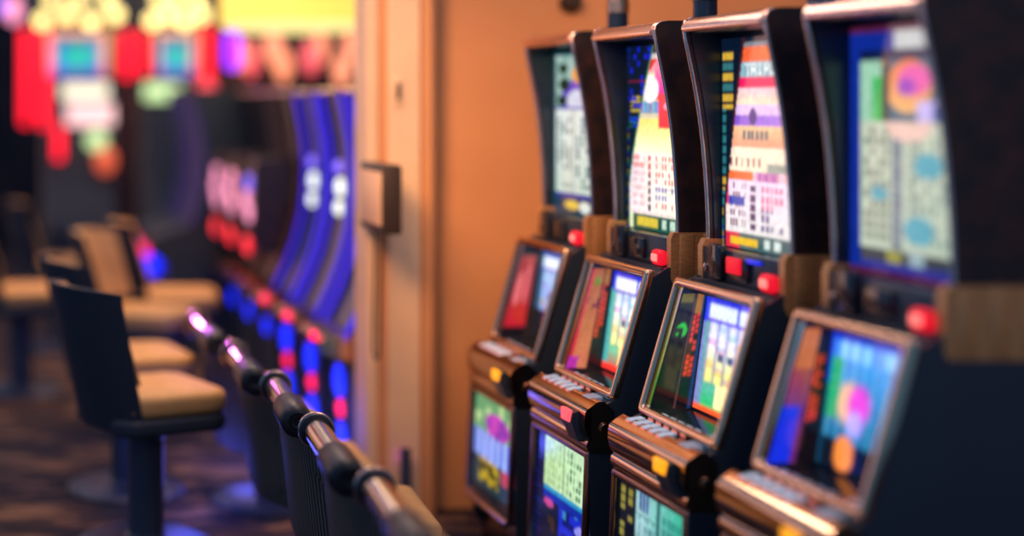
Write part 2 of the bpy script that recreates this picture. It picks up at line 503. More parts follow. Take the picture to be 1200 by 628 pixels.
def side_a(u, v):  # side pictures: reflections of screen and room, painted as glowing colour
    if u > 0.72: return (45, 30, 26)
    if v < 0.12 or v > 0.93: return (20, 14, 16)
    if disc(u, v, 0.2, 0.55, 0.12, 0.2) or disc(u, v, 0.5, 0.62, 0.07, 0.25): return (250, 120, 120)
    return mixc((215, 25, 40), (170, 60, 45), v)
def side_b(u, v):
    c = red_blob_column(u, v, 0.3, 0.84, 7)
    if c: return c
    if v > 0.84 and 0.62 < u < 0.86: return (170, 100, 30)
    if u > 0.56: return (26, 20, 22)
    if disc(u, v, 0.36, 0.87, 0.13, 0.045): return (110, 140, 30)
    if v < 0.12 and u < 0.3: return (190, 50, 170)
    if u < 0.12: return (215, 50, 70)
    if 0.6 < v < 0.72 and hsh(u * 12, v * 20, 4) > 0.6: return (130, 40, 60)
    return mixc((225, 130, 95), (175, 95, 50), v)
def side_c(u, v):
    c = red_blob_column(u, v, 0.28, 0.82, 11)
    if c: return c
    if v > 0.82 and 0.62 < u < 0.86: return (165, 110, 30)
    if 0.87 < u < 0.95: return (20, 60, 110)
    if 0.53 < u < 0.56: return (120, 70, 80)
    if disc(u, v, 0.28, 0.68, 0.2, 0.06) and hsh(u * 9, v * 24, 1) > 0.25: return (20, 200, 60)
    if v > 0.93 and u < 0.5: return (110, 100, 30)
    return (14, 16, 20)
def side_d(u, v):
    c = red_blob_column(u, v, 0.3, 0.8, 5)
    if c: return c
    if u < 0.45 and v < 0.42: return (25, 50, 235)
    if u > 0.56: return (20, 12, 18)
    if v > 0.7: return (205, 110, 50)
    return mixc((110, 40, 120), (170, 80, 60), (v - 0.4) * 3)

def belly_a(u, v):
    if u < 0.06 or v < 0.1: return (20, 24, 34)
    if disc(u, v, 0.62, 0.76, 0.3, 0.12): return mixc((120, 40, 170), (215, 60, 190), hsh(u * 10, v * 14, 4))
    if 0.40 < v < 0.66:
        return mixc((60, 90, 235), (200, 225, 255), 0.5 + 0.5 * math.sin(u * 40) * (0.5 + hsh(u * 20, 3) * 0.5))
    if v > 0.66: return (90, 160, 110) if hsh(u * 9, v * 12, 6) > 0.4 else (180, 215, 150)
    if 0.2 < u < 0.7 and v > 0.16: return (190, 160, 40) if hsh(u * 9, v * 20, 2) > 0.35 else (50, 50, 20)
    if u > 0.75: return (190, 70, 100) if v > 0.25 else (20, 60, 90)
    return (30, 60, 70)
def belly_b(u, v):
    if u < 0.20: return (6, 14, 36) if (v * 16) % 1 > 0.25 else (18, 22, 90)
    if v > 0.56:
        if u > 0.94 and (v * 30) % 1 < 0.6: return (60, 80, 60)
        if 0.55 < u < 0.58: return (95, 115, 70)
        if marks(u, v, 0.24, 0.58, 0.52, 0.97, 5, 6, 61, 0.5, 0.75): return (165, 195, 130)
        if marks(u, v, 0.62, 0.58, 0.91, 0.97, 5, 6, 63, 0.5, 0.8): return (50, 110, 75)
        return mixc((195, 232, 165), (205, 240, 195), u)
    if v > 0.525: return (35, 150, 200)
    if v > 0.45: return (12, 40, 160)
    if disc(u, v, 0.3, 0.42, 0.1, 0.035): return (205, 70, 140)
    if disc(u, v, 0.9, 0.34, 0.09, 0.05): return (150, 150, 240)
    n = hsh(u * 14, v * 16, 8)
    if u > 0.5: return (25, 45, 205) if n > 0.55 else ((60, 130, 190) if n > 0.42 else (12, 25, 110))
    return (14, 22, 50) if n > 0.3 else (60, 40, 30)
def belly_c(u, v):
    if u < 0.30:
        if marks(u, v, 0.03, 0.1, 0.27, 0.97, 2, 13, 71, 0.5, 0.75): return (150, 140, 60)
        return (6, 14, 24)
    if v > 0.45:
        if 0.585 < u < 0.635: return (40, 95, 95)
        if v > 0.86 and 0.33 < u < 0.48 and (u * 20) % 1 < 0.6: return (30, 50, 140)
        if marks(u, v, 0.33, 0.48, 0.57, 0.84, 6, 5, 73, 0.6, 0.85): return (65, 115, 125)
        if marks(u, v, 0.67, 0.48, 0.93, 0.92, 6, 5, 75, 0.6, 0.8): return (35, 120, 115)
        if (v * 11) % 1 < 0.08: return (110, 170, 165)
        return mixc((165, 210, 215), (70, 195, 165), (u - 0.4) * 2)
    return (20, 40, 190) if hsh(u * 10, v * 10, 2) > 0.4 else (120, 150, 200)
def belly_d(u, v):
    return (40, 45, 20) if hsh(u * 8, v * 10, 3) > 0.5 else (20, 60, 40)

# ---------------------------------------------------------- the big machine
W = 0.48                      # cabinet width
HW = W / 2
OX = 2.15                     # local x = depth - OX ; players sit on the -x side
def lx(x): return x - OX
WING = [(2.061, 1.942), (2.070, 1.895), (2.079, 1.848), (2.090, 1.795), (2.099, 1.745), (2.107, 1.695), (2.114, 1.645),
        (2.121, 1.58), (2.127, 1.51), (2.132, 1.43), (2.135, 1.36), (2.136, 1.305)]
ART = {'a': (top_art_a, main_a, side_a, belly_a), 'b': (top_art_b, main_b, side_b, belly_b),
       'c': (top_art_c, main_c, side_c, belly_c), 'd': (top_art_d, main_d, side_d, belly_d)}
SM_TOP = screen_mat('top_display', 1.15)
SM_TOPD = screen_mat('top_display_softer', 0.95)
SM_MAIN = screen_mat('game_display', 1.35)
SM_SIDE = screen_mat('side_reflection_glow', 0.9)
SM_BELLY = screen_mat('belly_display', 1.0)

def ring_plane(p_top, p_bot, ya, yb, bar, thick, bev):
    """a rectangular frame lying in the slanted plane through two (x,z) points"""
    t = Vector((p_top[0], 0, p_top[1])); b = Vector((p_bot[0], 0, p_bot[1]))
    up = (t - b); h = up.length; up.normalize()
    nrm = Vector((up.z, 0, -up.x)) * -1.0          # towards -x
    bm = bmesh.new()
    o = [(ya, 0), (yb, 0), (yb, h), (ya, h)]
    i = [(ya + bar, bar), (yb - bar, bar), (yb - bar, h - bar), (ya + bar, h - bar)]
    def P(q, d): return b + up * q[1] + Vector((0, q[0], 0)) + nrm * d
    of = [bm.verts.new(P(q, thick)) for q in o]; inf = [bm.verts.new(P(q, thick)) for q in i]
    ob = [bm.verts.new(P(q, 0)) for q in o]; inb = [bm.verts.new(P(q, 0)) for q in i]
    for k in range(4):
        j = (k + 1) % 4
        bm.faces.new((of[k], of[j], inf[j], inf[k])); bm.faces.new((ob[j], ob[k], inb[k], inb[j]))
        bm.faces.new((of[j], of[k], ob[k], ob[j])); bm.faces.new((inf[k], inf[j], inb[j], inb[k]))
    bmesh.ops.recalc_face_normals(bm, faces=bm.faces[:])
    es = [e for e in bm.edges if any(v in of or v in inf for v in e.verts)]
    bmesh.ops.bevel(bm, geom=es, offset=bev, segments=3, affect='EDGES', profile=0.5)
    return bm

def slot_machine(zfar, art, label, ticket, blue_candle=False):
    a_top, a_main, a_side, a_belly = ART[art]
    t = thing('slot_machine', label, 'slot machine', (OX, zfar - HW, 0), 0, 'slot machines by the orange wall')
    far, near = HW, -HW
    # --- lower cabinet: two side cheeks, a back body behind the display recess
    cheek = [(1.93, 0.0), (1.86, 0.10), (1.852, 0.60), (1.868, 0.75), (1.945, 0.782), (2.055, 1.165), (2.10, 1.195), (2.52, 1.195), (2.55, 0.0)]
    bm = prism([(lx(x), z) for x, z in cheek], far - 0.016, far)
    join(bm, prism([(lx(x), z) for x, z in cheek], near, near + 0.016))
    add_box(bm, lx(2.20), lx(2.53), near + 0.016, far - 0.016, 0.02, 1.19)
    add_box(bm, lx(1.90), lx(2.21), near + 0.016, far - 0.016, 0.02, 0.70)
    add_box(bm, lx(2.085), lx(2.21), near + 0.016, far - 0.016, 1.145, 1.192)
    obj('lower_cabinet', bm, M['black'], t)
    obj('kick_plate', box(lx(1.885), lx(1.9), near + 0.02, far - 0.02, 0.005, 0.15, 0.003), M['dark_chrome'], t)
    # lock on the near cheek
    bm = lathe([(0.0, -0.014), (0.016, -0.014), (0.019, -0.008), (0.019, 0.0)], 18, 'Y')
    lk = obj('lock', moved(bm, (lx(1.90), near, 0.69)), M['dark_chrome'], t)
    # --- deck
    deck_poly = [(1.858, 0.745), (1.862, 0.757), (2.075, 0.792), (2.2, 0.792), (2.2, 0.70), (1.86, 0.70)]
    deck = obj('button_deck', prism([(lx(x), z) for x, z in deck_poly], near + 0.017, far - 0.017), M['inner'], t, smooth=False)
    def deck_z(x): return 0.757 + (x - 1.862) * (0.035 / 0.213)
    first = None; first_core = None; first_rim = None
    for row in range(2):
        for k in range(5):
            x = 1.893 + row * 0.064; y = far - 0.062 - k * 0.050 - row * 0.012
            z = deck_z(x)
            if first is None:
                first = obj('button', box(-0.024, 0.024, -0.019, 0.019, 0.0, 0.010, 0.003), M['inner'], t)
                first_core = obj('cap', box(-0.0215, 0.0235, -0.017, 0.017, 0.008, 0.0135, 0.002), M['key'], first)
                first_rim = obj('lit_front', box(-0.0262, -0.0225, -0.014, 0.014, 0.001, 0.0105, 0.001), M['key_side'], first)
                first.location = (lx(x), y, z); first.rotation_euler = (0, R(-9), 0)
            else:
                o = first.copy(); COL.objects.link(o); o.parent = t; o.location = (lx(x), y, z)
                for q in (first_core, first_rim):
                    c = q.copy(); COL.objects.link(c); c.parent = o
    for (x, y, sx, sy) in ((1.966, near + 0.098, 0.034, 0.045), (1.898, near + 0.085, 0.022, 0.032), (2.035, near + 0.095, 0.018, 0.05)):
        o = obj('wide_button', box(-sx, sx, -sy, sy, 0.0, 0.014, 0.005, 3), M['key_big'], t)
        o.location = (lx(x), y, deck_z(x)); o.rotation_euler = (0, R(-9), 0)
    # --- nose below the deck
    nose = [(1.90, 0.774), (1.884, 0.774), (1.878, 0.7725), (1.874, 0.770), (1.848, 0.751), (1.843, 0.746), (1.839, 0.739), (1.837, 0.728)]
    nose += [(1.836, 0.70), (1.839, 0.682), (1.846, 0.664), (1.853, 0.657), (1.846, 0.648), (1.843, 0.635), (1.846, 0.622), (1.855, 0.613), (1.93, 0.613), (1.93, 0.745)]
    obj('deck_front', prism([(lx(x), z) for x, z in nose], near - 0.002, far + 0.002), M['nose'], t, angle=50)
    # ticket mouth with its lamp
    wedge = [(1.838, 0.735), (1.818, 0.728), (1.812, 0.70), (1.835, 0.640), (1.86, 0.632), (1.86, 0.73)]
    tm = obj('ticket_slot', prism([(lx(x), z) for x, z in wedge], near + 0.045, near + 0.125), M['black'], t)
    obj('ticket_lamp', box(lx(1.806), lx(1.822), near + 0.052, near + 0.118, 0.697, 0.737, 0.005), M[ticket], tm)
    # --- belly door
    obj('belly_frame', ring_plane((lx(1.862), 0.613), (lx(1.845), 0.185), near + 0.001, far - 0.001, 0.022, 0.018, 0.006), M['dark_chrome'], t)
    obj('belly_sill', tube([(lx(1.83), far - 0.01, 0.19), (lx(1.83), near + 0.01, 0.19)], 0.013, 14), M['rose'], t)
    picture('belly_screen', [(lx(1.842), far - 0.022, 0.207), (lx(1.842), near + 0.022, 0.207), (lx(1.857), near + 0.022, 0.59), (lx(1.857), far - 0.022, 0.59)],
            60, 72, a_belly, SM_BELLY, t)
    # --- slanted game display
    obj('screen_frame', ring_plane((lx(2.058), 1.185), (lx(1.942), 0.775), near, far, 0.025, 0.024, 0.009), M['bronze'], t)
    x_lo, x_hi = 2.082, 2.128
    picture('game_screen', [(lx(x_lo), far - 0.018, 0.80), (lx(x_lo), near + 0.018, 0.80), (lx(x_hi), near + 0.018, 1.143), (lx(x_hi), far - 0.018, 1.143)],
            84, 72, lambda u, v: game_layout(a_main, u, v), SM_MAIN, t, soft=2)
    obj('screen_backing', prism([(lx(x_lo + .004), 0.792), (lx(x_hi + .004), 1.147), (lx(2.2), 1.147), (lx(2.2), 0.792)], near + 0.017, far - 0.017), M['matte_black'], t)
    picture('side_art', [(lx(1.958), far - 0.0175, 0.795), (lx(x_lo), far - 0.0175, 0.795), (lx(x_hi), far - 0.0175, 1.14), (lx(2.055), far - 0.0175, 1.14)],  # painted reflections on the far recess wall
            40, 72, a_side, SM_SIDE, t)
    # --- console between the displays
    bm = box(lx(2.112), lx(2.34), near + 0.024, far - 0.024, 1.193, 1.285, 0.004)
    con = obj('console', bm, M['black'], t)
    obj('card_reader', box(lx(2.090), lx(2.115), far - 0.16, far - 0.095, 1.196, 1.30, 0.006), M['inner'], con)
    bm = lathe([(0.0, 0.0), (0.012, 0.0), (0.012, 0.012), (0.0, 0.016)], 14, 'X')
    for v in bm.verts: v.co.x *= -1
    obj('key_switch', moved(bm, (lx(2.112), far - 0.055, 1.225)), M['chrome'], con)
    bm = box(lx(2.098), lx(2.113), far - 0.30, far - 0.19, 1.205, 1.27, 0.004)
    obj('note_acceptor', bm, M['inner'], con)
    lamp = obj('call_lamp', box(lx(2.085), lx(2.115), near + 0.03, near + 0.092, 1.196, 1.246, 0.012, 3), M['red'], con)
    obj('lamp_core', box(lx(2.080), lx(2.087), near + 0.042, near + 0.080, 1.209, 1.233, 0.004), M['red_core'], lamp)
    if art == 'c':
        obj('note_lamp', box(lx(2.090), lx(2.10), far - 0.275, far - 0.20, 1.225, 1.272, 0.004), M['red'], con)
        obj('status_bar', box(lx(2.100), lx(2.113), near + 0.12, near + 0.19, 1.262, 1.274, 0.003), M['candle_blue'], con)
    # --- fluted brass blocks under the wings
    for y0, y1 in ((far - 0.026, far + 0.002), (near - 0.002, near + 0.026)):
        pl = [(2.118, 1.14), (2.108, 1.16), (2.108, 1.285), (2.118, 1.306), (2.36, 1.306), (2.36, 1.14)]
        bm = prism([(lx(x), z) for x, z in pl], y0, y1)
        for k in range(3):
            xr = 2.135 + k * 0.075
            yy = y0 - 0.004 if y0 < 0 else y1 - 0.004
            add_box(bm, lx(xr), lx(xr + 0.045), yy, yy + 0.008, 1.145, 1.30, 0.0035)
        obj('wing_bracket', bm, M['brass'], t)
    # --- upper cabinet
    bm = box(lx(2.172), lx(2.50), near + 0.018, far - 0.018, 1.284, 1.935, 0.004)
    add_box(bm, lx(2.075), lx(2.49), near + 0.018, far - 0.018, 1.922, 1.945, 0.003)
    obj('upper_cabinet', bm, M['black'], t)
    def wing_poly():
        pts = [(2.100, 1.972), (2.078, 1.968), (2.064, 1.958)] + WING + [(2.37, 1.305), (2.51, 1.33), (2.51, 1.95), (2.49, 1.972)]
        return [(lx(x), z) for x, z in pts]
    for y0, y1 in ((far - 0.018, far), (near, near + 0.018)):
        obj('side_wing', prism(wing_poly(), y0, y1), M['burl'], t, angle=30)
        ym = (y0 + y1) / 2
        pts = [(lx(2.082), ym, 1.968), (lx(2.066), ym, 1.957)] + [(lx(x) - 0.001, ym, z) for x, z in WING]
        obj('edge_trim', tube(pts, 0.0065 if y0 > 0 else 0.0055, 10), M['rose'], t)
    lin_poly = [(2.072, 1.938), (2.090, 1.848), (2.110, 1.745), (2.125, 1.645), (2.138, 1.51), (2.143, 1.43), (2.147, 1.29), (2.178, 1.29), (2.178, 1.938)]
    for y0, y1 in ((far - 0.024, far - 0.018), (near + 0.018, near + 0.024)):
        obj('recess_liner', prism([(lx(x), z) for x, z in lin_poly], y0, y1), M['liner'], t, smooth=False)
    bar = [(2.082, 1.966), (2.068, 1.966), (2.062, 1.963), (2.058, 1.957), (2.0495, 1.940), (2.0485, 1.935), (2.051, 1.929), (2.057, 1.926), (2.082, 1.926)]
    obj('top_bar', prism([(lx(x), z) for x, z in bar], near + 0.017, far - 0.017), M['rose'], t, angle=50)
    picture('top_screen', [(lx(2.166), far - 0.0245, 1.288), (lx(2.166), near + 0.0245, 1.288), (lx(2.166), near + 0.0245, 1.905), (lx(2.166), far - 0.0245, 1.905)],
            84, 140, a_top, SM_TOPD if art in 'ad' else SM_TOP, t)
    # --- service candle on the roof
    cy = zfar - 0.37 - (zfar - HW)
    cd = obj('candle_light', moved(lathe([(0.05, 0.0), (0.05, 0.012), (0.036, 0.018), (0.036, 0.10), (0.0, 0.10)], 20), (lx(2.27), cy, 1.944)),
             M['candle_blue'] if blue_candle else M['candle_dark'], t)
    obj('candle_ring', moved(lathe([(0.036, 0), (0.040, 0.003), (0.040, 0.05), (0.036, 0.053)], 20), (lx(2.27), cy, 2.04)), M['bronze'], cd)
    obj('candle_cap', moved(lathe([(0.034, 0), (0.034, 0.15), (0.02, 0.165), (0.0, 0.167)], 20), (lx(2.27), cy, 2.09)),
        M['candle_blue'] if blue_candle else M['rose'], cd)
    return t

PITCH = 0.66
slot_machine(5.70, 'a', 'slot machine with a white pay table up top, beside the bare orange wall', 'amber')
slot_machine(5.04, 'b', 'slot machine whose curved upper screen shows a white dome over pink and yellow', 'pinklamp')
slot_machine(4.38, 'c', 'slot machine with an orange and purple upper screen and green-edged reels', 'amber')
slot_machine(3.72, 'd', 'blurred slot machine with a blue-bordered upper screen, at the near end of the bank', 'amber', True)

# -------------------------------------------------- chairs with chrome rails
def arc_shell(y0, y1, z0, z1, bulge, thick, xf, nz=10, ny=14, lean=0.0):
    """padded panel, convex towards -x, pulled around at both ends"""
    bm = bmesh.new(); F, B = [], []
    for j in range(nz + 1):
        z = z0 + (z1 - z0) * j / nz; fr, br = [], []
        for i in range(ny + 1):
            s = 2 * i / ny - 1; y = (y0 + y1) / 2 + (y1 - y0) / 2 * s
            x = xf + bulge * s * s + lean * (1 - j / nz)
            e = (1 - abs(s) ** 6) * (1 - abs(2 * j / nz - 1) ** 8 * 0.7)
            fr.append(bm.verts.new((x - thick * 0.5 * e, y, z))); br.append(bm.verts.new((x + thick * 0.5 * e, y, z)))
        F.append(fr); B.append(br)
    for j in range(nz):
        for i in range(ny):
            bm.faces.new((F[j][i + 1], F[j][i], F[j + 1][i], F[j + 1][i + 1]))
            bm.faces.new((B[j][i], B[j][i + 1], B[j + 1][i + 1], B[j + 1][i]))
    for j in range(nz):
        for k in (0, ny):
            bm.faces.new((F[j][k], B[j][k], B[j + 1][k], F[j + 1][k]))
    for i in range(ny):
        bm.faces.new((F[0][i], F[0][i + 1], B[0][i + 1], B[0][i])); bm.faces.new((F[nz][i + 1], F[nz][i], B[nz][i], B[nz][i + 1]))
    bmesh.ops.remove_doubles(bm, verts=bm.verts[:], dist=1e-5)
    bmesh.ops.recalc_face_normals(bm, faces=bm.faces[:])
    return bm

def make_chair(label):
    t = thing('gaming_chair', label, 'chair', (0, 0, 0), 0, 'low chairs facing the slot machines')
    zr = 0.72
    rail = obj('top_rail', tube([(0, 0.28, zr), (0, -0.06, zr)], 0.040, 24), M['chrome'], t)
    obj('rail_collar', moved(lathe([(0.036, 0.0), (0.050, 0.004), (0.053, 0.014), (0.053, 0.036), (0.050, 0.046), (0.036, 0.05)], 26, 'Y'), (0, 0.265, zr)), M['cap_black'], rail)
    obj('collar_ring', moved(lathe([(0.051, 0.0), (0.0555, 0.002), (0.0555, 0.010), (0.051, 0.012)], 26, 'Y'), (0, 0.278, zr)), M['rose'], rail)
    cap = [(0.0, -0.295), (0.008, -0.295), (0.010, -0.292), (0.013, -0.295), (0.021, -0.296), (0.023, -0.292), (0.027, -0.292), (0.029, -0.296),
           (0.038, -0.295), (0.046, -0.289), (0.051, -0.276), (0.052, -0.20), (0.050, -0.07), (0.044, -0.055), (0.039, -0.055)]
    obj('end_cap', moved(lathe(cap, 28, 'Y'), (0, 0, zr)), M['cap_black'], rail)
    bp_ = arc_shell(-0.27, 0.29, 0.26, 0.715, 0.10, 0.05, 0.0, 10, 16, 0.05)
    for v in bp_.verts:
        if v.co.z > 0.55: v.co.z -= 0.10 * min(1.0, abs(v.co.y - 0.01) / 0.28) ** 5
    obj('back_panel', bp_, M['woven'], t)
    # front padding, its rolled top edge shows over the rail
    pad = arc_shell(-0.29, 0.27, 0.40, 0.672, 0.05, 0.07, 0.070, 10, 16, 0.03)
    for v in pad.verts:
        if v.co.z > 0.58:
            v.co.z += 0.042 * max(0.0, 1 - ((v.co.y + 0.11) / 0.26) ** 2) ** 1.5 - 0.06 * min(1.0, abs(v.co.y) / 0.29) ** 4
    obj('back_pad', pad, M['tan'], t)
    # seat and pedestal
    obj('seat', box(0.10, 0.46, -0.24, 0.24, 0.34, 0.40, 0.028, 4), M['tan'], t)
    obj('seat_pan', box(0.10, 0.45, -0.235, 0.235, 0.305, 0.342, 0.01), M['shell'], t)
    obj('pedestal', moved(lathe([(0.055, 0.03), (0.055, 0.30), (0.10, 0.31)], 20), (0.26, 0, 0)), M['post'], t)
    obj('foot_plate', moved(lathe([(0.24, 0.0), (0.24, 0.012), (0.20, 0.03), (0.06, 0.04)], 32), (0.26, 0, 0)), M['post'], t)
    return t

def copy_tree(o, parent=None):
    c = o.copy(); COL.objects.link(c)
    if parent: c.parent = parent
    for ch in list(o.children): copy_tree(ch, c)
    return c

chair = make_chair('chair with a chrome top rail tinted violet, the farthest along the row of rails')
chair_spots = [(0.885, 6.22, 1.0, None),
               (0.915, 5.44, -2.0, 'chair with a dull chrome rail, just nearer than the violet-tinted one'),
               (0.945, 4.80, -4.0, 'chair whose ringed black end cap sits below the violet-lit floor post'),
               (0.940, 4.12, -4.0, 'chair with a sharp round end cap and pink-edged rail, in the middle of the row'),
               (0.948, 3.46, -4.0, 'chair with a long orange streak on its rail, nearest the camera')]
for i, (x, y, a, lab) in enumerate(chair_spots):
    o = chair if i == 0 else copy_tree(chair)
    o.location = (x, y, 0); o.rotation_euler = (0, 0, R(a))
    if lab: o['label'] = lab

# ------------------------------------------------------------- tall stools
def barrel(r0, r1, z0, z1, a0, a1, thick, lean, nz=8, na=20, topcurve=0.0):
    """curved shell standing on an arc behind the seat (arc centred on -x)"""
    bm = bmesh.new(); O, I = [], []
    for j in range(nz + 1):
        s = j / nz; orow, irow = [], []
        for i in range(na + 1):
            q = i / na; a = a0 + (a1 - a0) * q
            z = z0 + (z1 - z0 - topcurve * (2 * q - 1) ** 2) * s
            r = r0 + (r1 - r0) * s
            e = max(0.25, 1 - abs(2 * q - 1) ** 8)
            for row, rr in ((orow, r), (irow, r - thick * e)):
                row.append(bm.verts.new((-math.cos(a) * rr - lean * s, math.sin(a) * rr, z)))
        O.append(orow); I.append(irow)
    for j in range(nz):
        for i in range(na):
            bm.faces.new((O[j][i], O[j][i + 1], O[j + 1][i + 1], O[j + 1][i])); bm.faces.new((I[j][i + 1], I[j][i], I[j + 1][i], I[j + 1][i + 1]))
        for k in (0, na): bm.faces.new((O[j][k], I[j][k], I[j + 1][k], O[j + 1][k]))
    for i in range(na):
        for j in (0, nz): bm.faces.new((O[j][i], O[j][i + 1], I[j][i + 1], I[j][i]))
    bmesh.ops.recalc_face_normals(bm, faces=bm.faces[:])
    return bm

def cushion(x0, x1, y0, y1, z0, z1, rc, re):
    """flat pad with rounded corners in plan and rolled edges"""
    bm = bmesh.new(); prof = []
    for k in range(5):
        a = math.pi / 2 * k / 4
        prof.append((re * (1 - math.sin(a)), z0 + re * (1 - math.cos(a))))
    for k in range(5):
        a = math.pi / 2 * k / 4
        prof.append((re * (1 - math.cos(a)), z1 - re * (1 - math.sin(a))))
    rings = []
    for ins, z in prof:
        ring = []
        for cx, cy, a0 in ((x1 - rc, y1 - rc, 0), (x0 + rc, y1 - rc, 90), (x0 + rc, y0 + rc, 180), (x1 - rc, y0 + rc, 270)):
            for q in range(6):
                a = R(a0 + 18 * q)
                ring.append(bm.verts.new((cx + math.cos(a) * (rc - ins), cy + math.sin(a) * (rc - ins), z)))
        rings.append(ring)
    n = len(rings[0])
    for A, B in zip(rings, rings[1:]):
        for k in range(n): bm.faces.new((A[k], A[(k + 1) % n], B[(k + 1) % n], B[k]))
    bm.faces.new(rings[0][::-1]); bm.faces.new(rings[-1])
    bmesh.ops.recalc_face_normals(bm, faces=bm.faces[:])
    return bm

def make_stool(label):
    t = thing('bar_stool', label, 'stool', (0, 0, 0), 0, 'tall stools with tan seats')
    obj('seat', cushion(-0.20, 0.26, -0.23, 0.23, 0.535, 0.622, 0.09, 0.03), M['tan'], t)
    obj('seat_shell', cushion(-0.22, 0.255, -0.235, 0.235, 0.47, 0.536, 0.09, 0.02), M['shell'], t)
    obj('back_shell', barrel(0.255, 0.285, 0.49, 1.03, R(-62), R(62), 0.02, 0.10, topcurve=0.02), M['shell'], t)
    obj('back_pad', barrel(0.238, 0.266, 0.66, 1.022, R(-58), R(58), 0.035, 0.098, topcurve=0.02), M['tan'], t)
    obj('pedestal', lathe([(0.07, 0.03), (0.07, 0.42), (0.12, 0.472)], 24), M['post'], t)
    obj('base_plate', lathe([(0.26, 0.0), (0.26, 0.012), (0.22, 0.03), (0.08, 0.04), (0.07, 0.05)], 36), M['post'], t)
    return t

stool = make_stool('nearest tall stool, dark curved back and tan seat with its post in full view')
spots = [(0.565, 5.62, 22, None),
         (0.56, 6.42, 12, 'tall stool right behind the nearest one, its tan seat just above that seat'),
         (0.75, 7.72, -26, 'third tall stool along, its tan inner back turned towards the camera'),
         (1.00, 8.42, -5, 'tall stool with its tan seat under the blue bulb glow'),
         (0.42, 10.1, 0, 'tall stool far behind, an orange-lit seat under the red neon sign'),
         (0.12, 8.6, 10, 'tall stool with a brown-lit back rim against the dark far aisle')]
for i, (x, y, a, lab) in enumerate(spots):
    o = stool if i == 0 else copy_tree(stool)
    o.location = (x, y, 0); o.rotation_euler = (0, 0, R(a))
    if lab: o['label'] = lab

# --------------------------------------------------- blue-lit bank beyond
def far_machine(zfar, x0, label, strip, kind, group, w=0.46):
    """same family of cabinet, lower, with lit wing edges"""
    t = thing('slot_machine', label, 'slot machine', (x0, zfar - w / 2, 0), 0, group)
    h = w / 2
    wing = [(0.0, 1.76), (0.02, 1.66), (0.045, 1.52), (0.056, 1.38), (0.052, 1.25), (0.035, 1.11), (0.0, 0.97), (-0.05, 0.84), (-0.10, 0.735), (-0.125, 0.69)]
    back = [(0.42, 0.69), (0.42, 1.76)]
    obj('cabinet', prism([(x + 0.03, z) for x, z in wing] + back, -h + 0.03, h - 0.03), M['black'], t, angle=30)
    obj('lower_cabinet', prism([(-0.14, 0.69), (-0.16, 0.60), (-0.08, 0.55), (-0.06, 0.04), (0.42, 0.04), (0.42, 0.69)], -h + 0.01, h - 0.01), M['matte_black'], t)
    obj('plinth', box(-0.03, 0.40, -h + 0.03, h - 0.03, 0.0, 0.042), M['matte_black'], t)
    for y in (h - 0.018, -h + 0.018):
        obj('side_wing', prism([(x + 0.012, z) for x, z in wing] + back, y - 0.012, y + 0.012), M['burl'], t, angle=30)
        sw = 0.030 if strip is M['strip'] else 0.02
        bm = prism([(x, z) for x, z in wing] + [(x + 0.012, z) for x, z in wing[::-1]], y - sw, y + sw)
        obj('light_strip', bm, strip, t, angle=60)
    obj('deck', prism([(-0.20, 0.70), (-0.222, 0.68), (-0.225, 0.65), (-0.20, 0.625), (-0.10, 0.60), (-0.06, 0.60), (-0.06, 0.72)], -h, h), M['bronze'], t)
    obj('top_trim', tube([(0.0, h, 1.765), (0.0, -h, 1.765)], 0.016, 12), M['rose'], t)
    def dot(name, bm, m): return obj(name, bm, m, t)
    def disc_x(r, x, y, z):
        return moved(lathe([(0.0, -0.016), (r * 0.7, -0.014), (r, -0.004), (r, 0.01)], 18, 'X'), (x, y, z))
    if kind == 'blue':
        dot('belly_lamp', disc_x(0.075, -0.085, 0.02, 0.47), M['blue_dot'])
        dot('belly_lamp', disc_x(0.040, -0.074, 0.02, 0.345), M['pink_lamp_and_glint'])
        dot('belly_lamp', disc_x(0.085, -0.078, 0.02, 0.20), M['blue_dot'])
        dot('screen_lamp', disc_x(0.03, 0.045, -0.02, 1.40), M['violet_lamp'])
        dot('screen_lamp', disc_x(0.045, 0.052, -0.02, 1.30), M['white_lamp'])
        dot('screen_lamp', disc_x(0.035, 0.045, -0.02, 1.20), M['white_lamp'])
        dot('deck_glint', disc_x(0.022, -0.223, -0.10, 0.69), M['pink_lamp_and_glint'])  # glowing disc in place of a reflection in the chrome deck
    else:
        pod = obj('display_pod', prism([(-0.16, 0.86), (-0.19, 0.95), (-0.17, 1.38), (0.02, 1.40), (0.02, 0.86)], -0.12, 0.12), M['burl'], t, angle=30)
        for nm, r, x, y, z, mm in (('call_lamp', 0.055, -0.192, 0.0, 0.90, 'red_bulb'), ('screen_lamp', 0.06, -0.188, 0.05, 1.16, 'pink_screen'),
                                   ('screen_lamp', 0.05, -0.192, -0.06, 1.08, 'pink_screen'), ('screen_lamp', 0.05, -0.184, 0.0, 1.25, 'violet_lamp' if kind == 'violet' else 'pink_screen')):
            obj(nm, disc_x(r, x, y, z), M[mm], pod)
        dot('belly_lamp', disc_x(0.05, -0.078, 0.0, 0.44), M['blue_dot'])
    return t

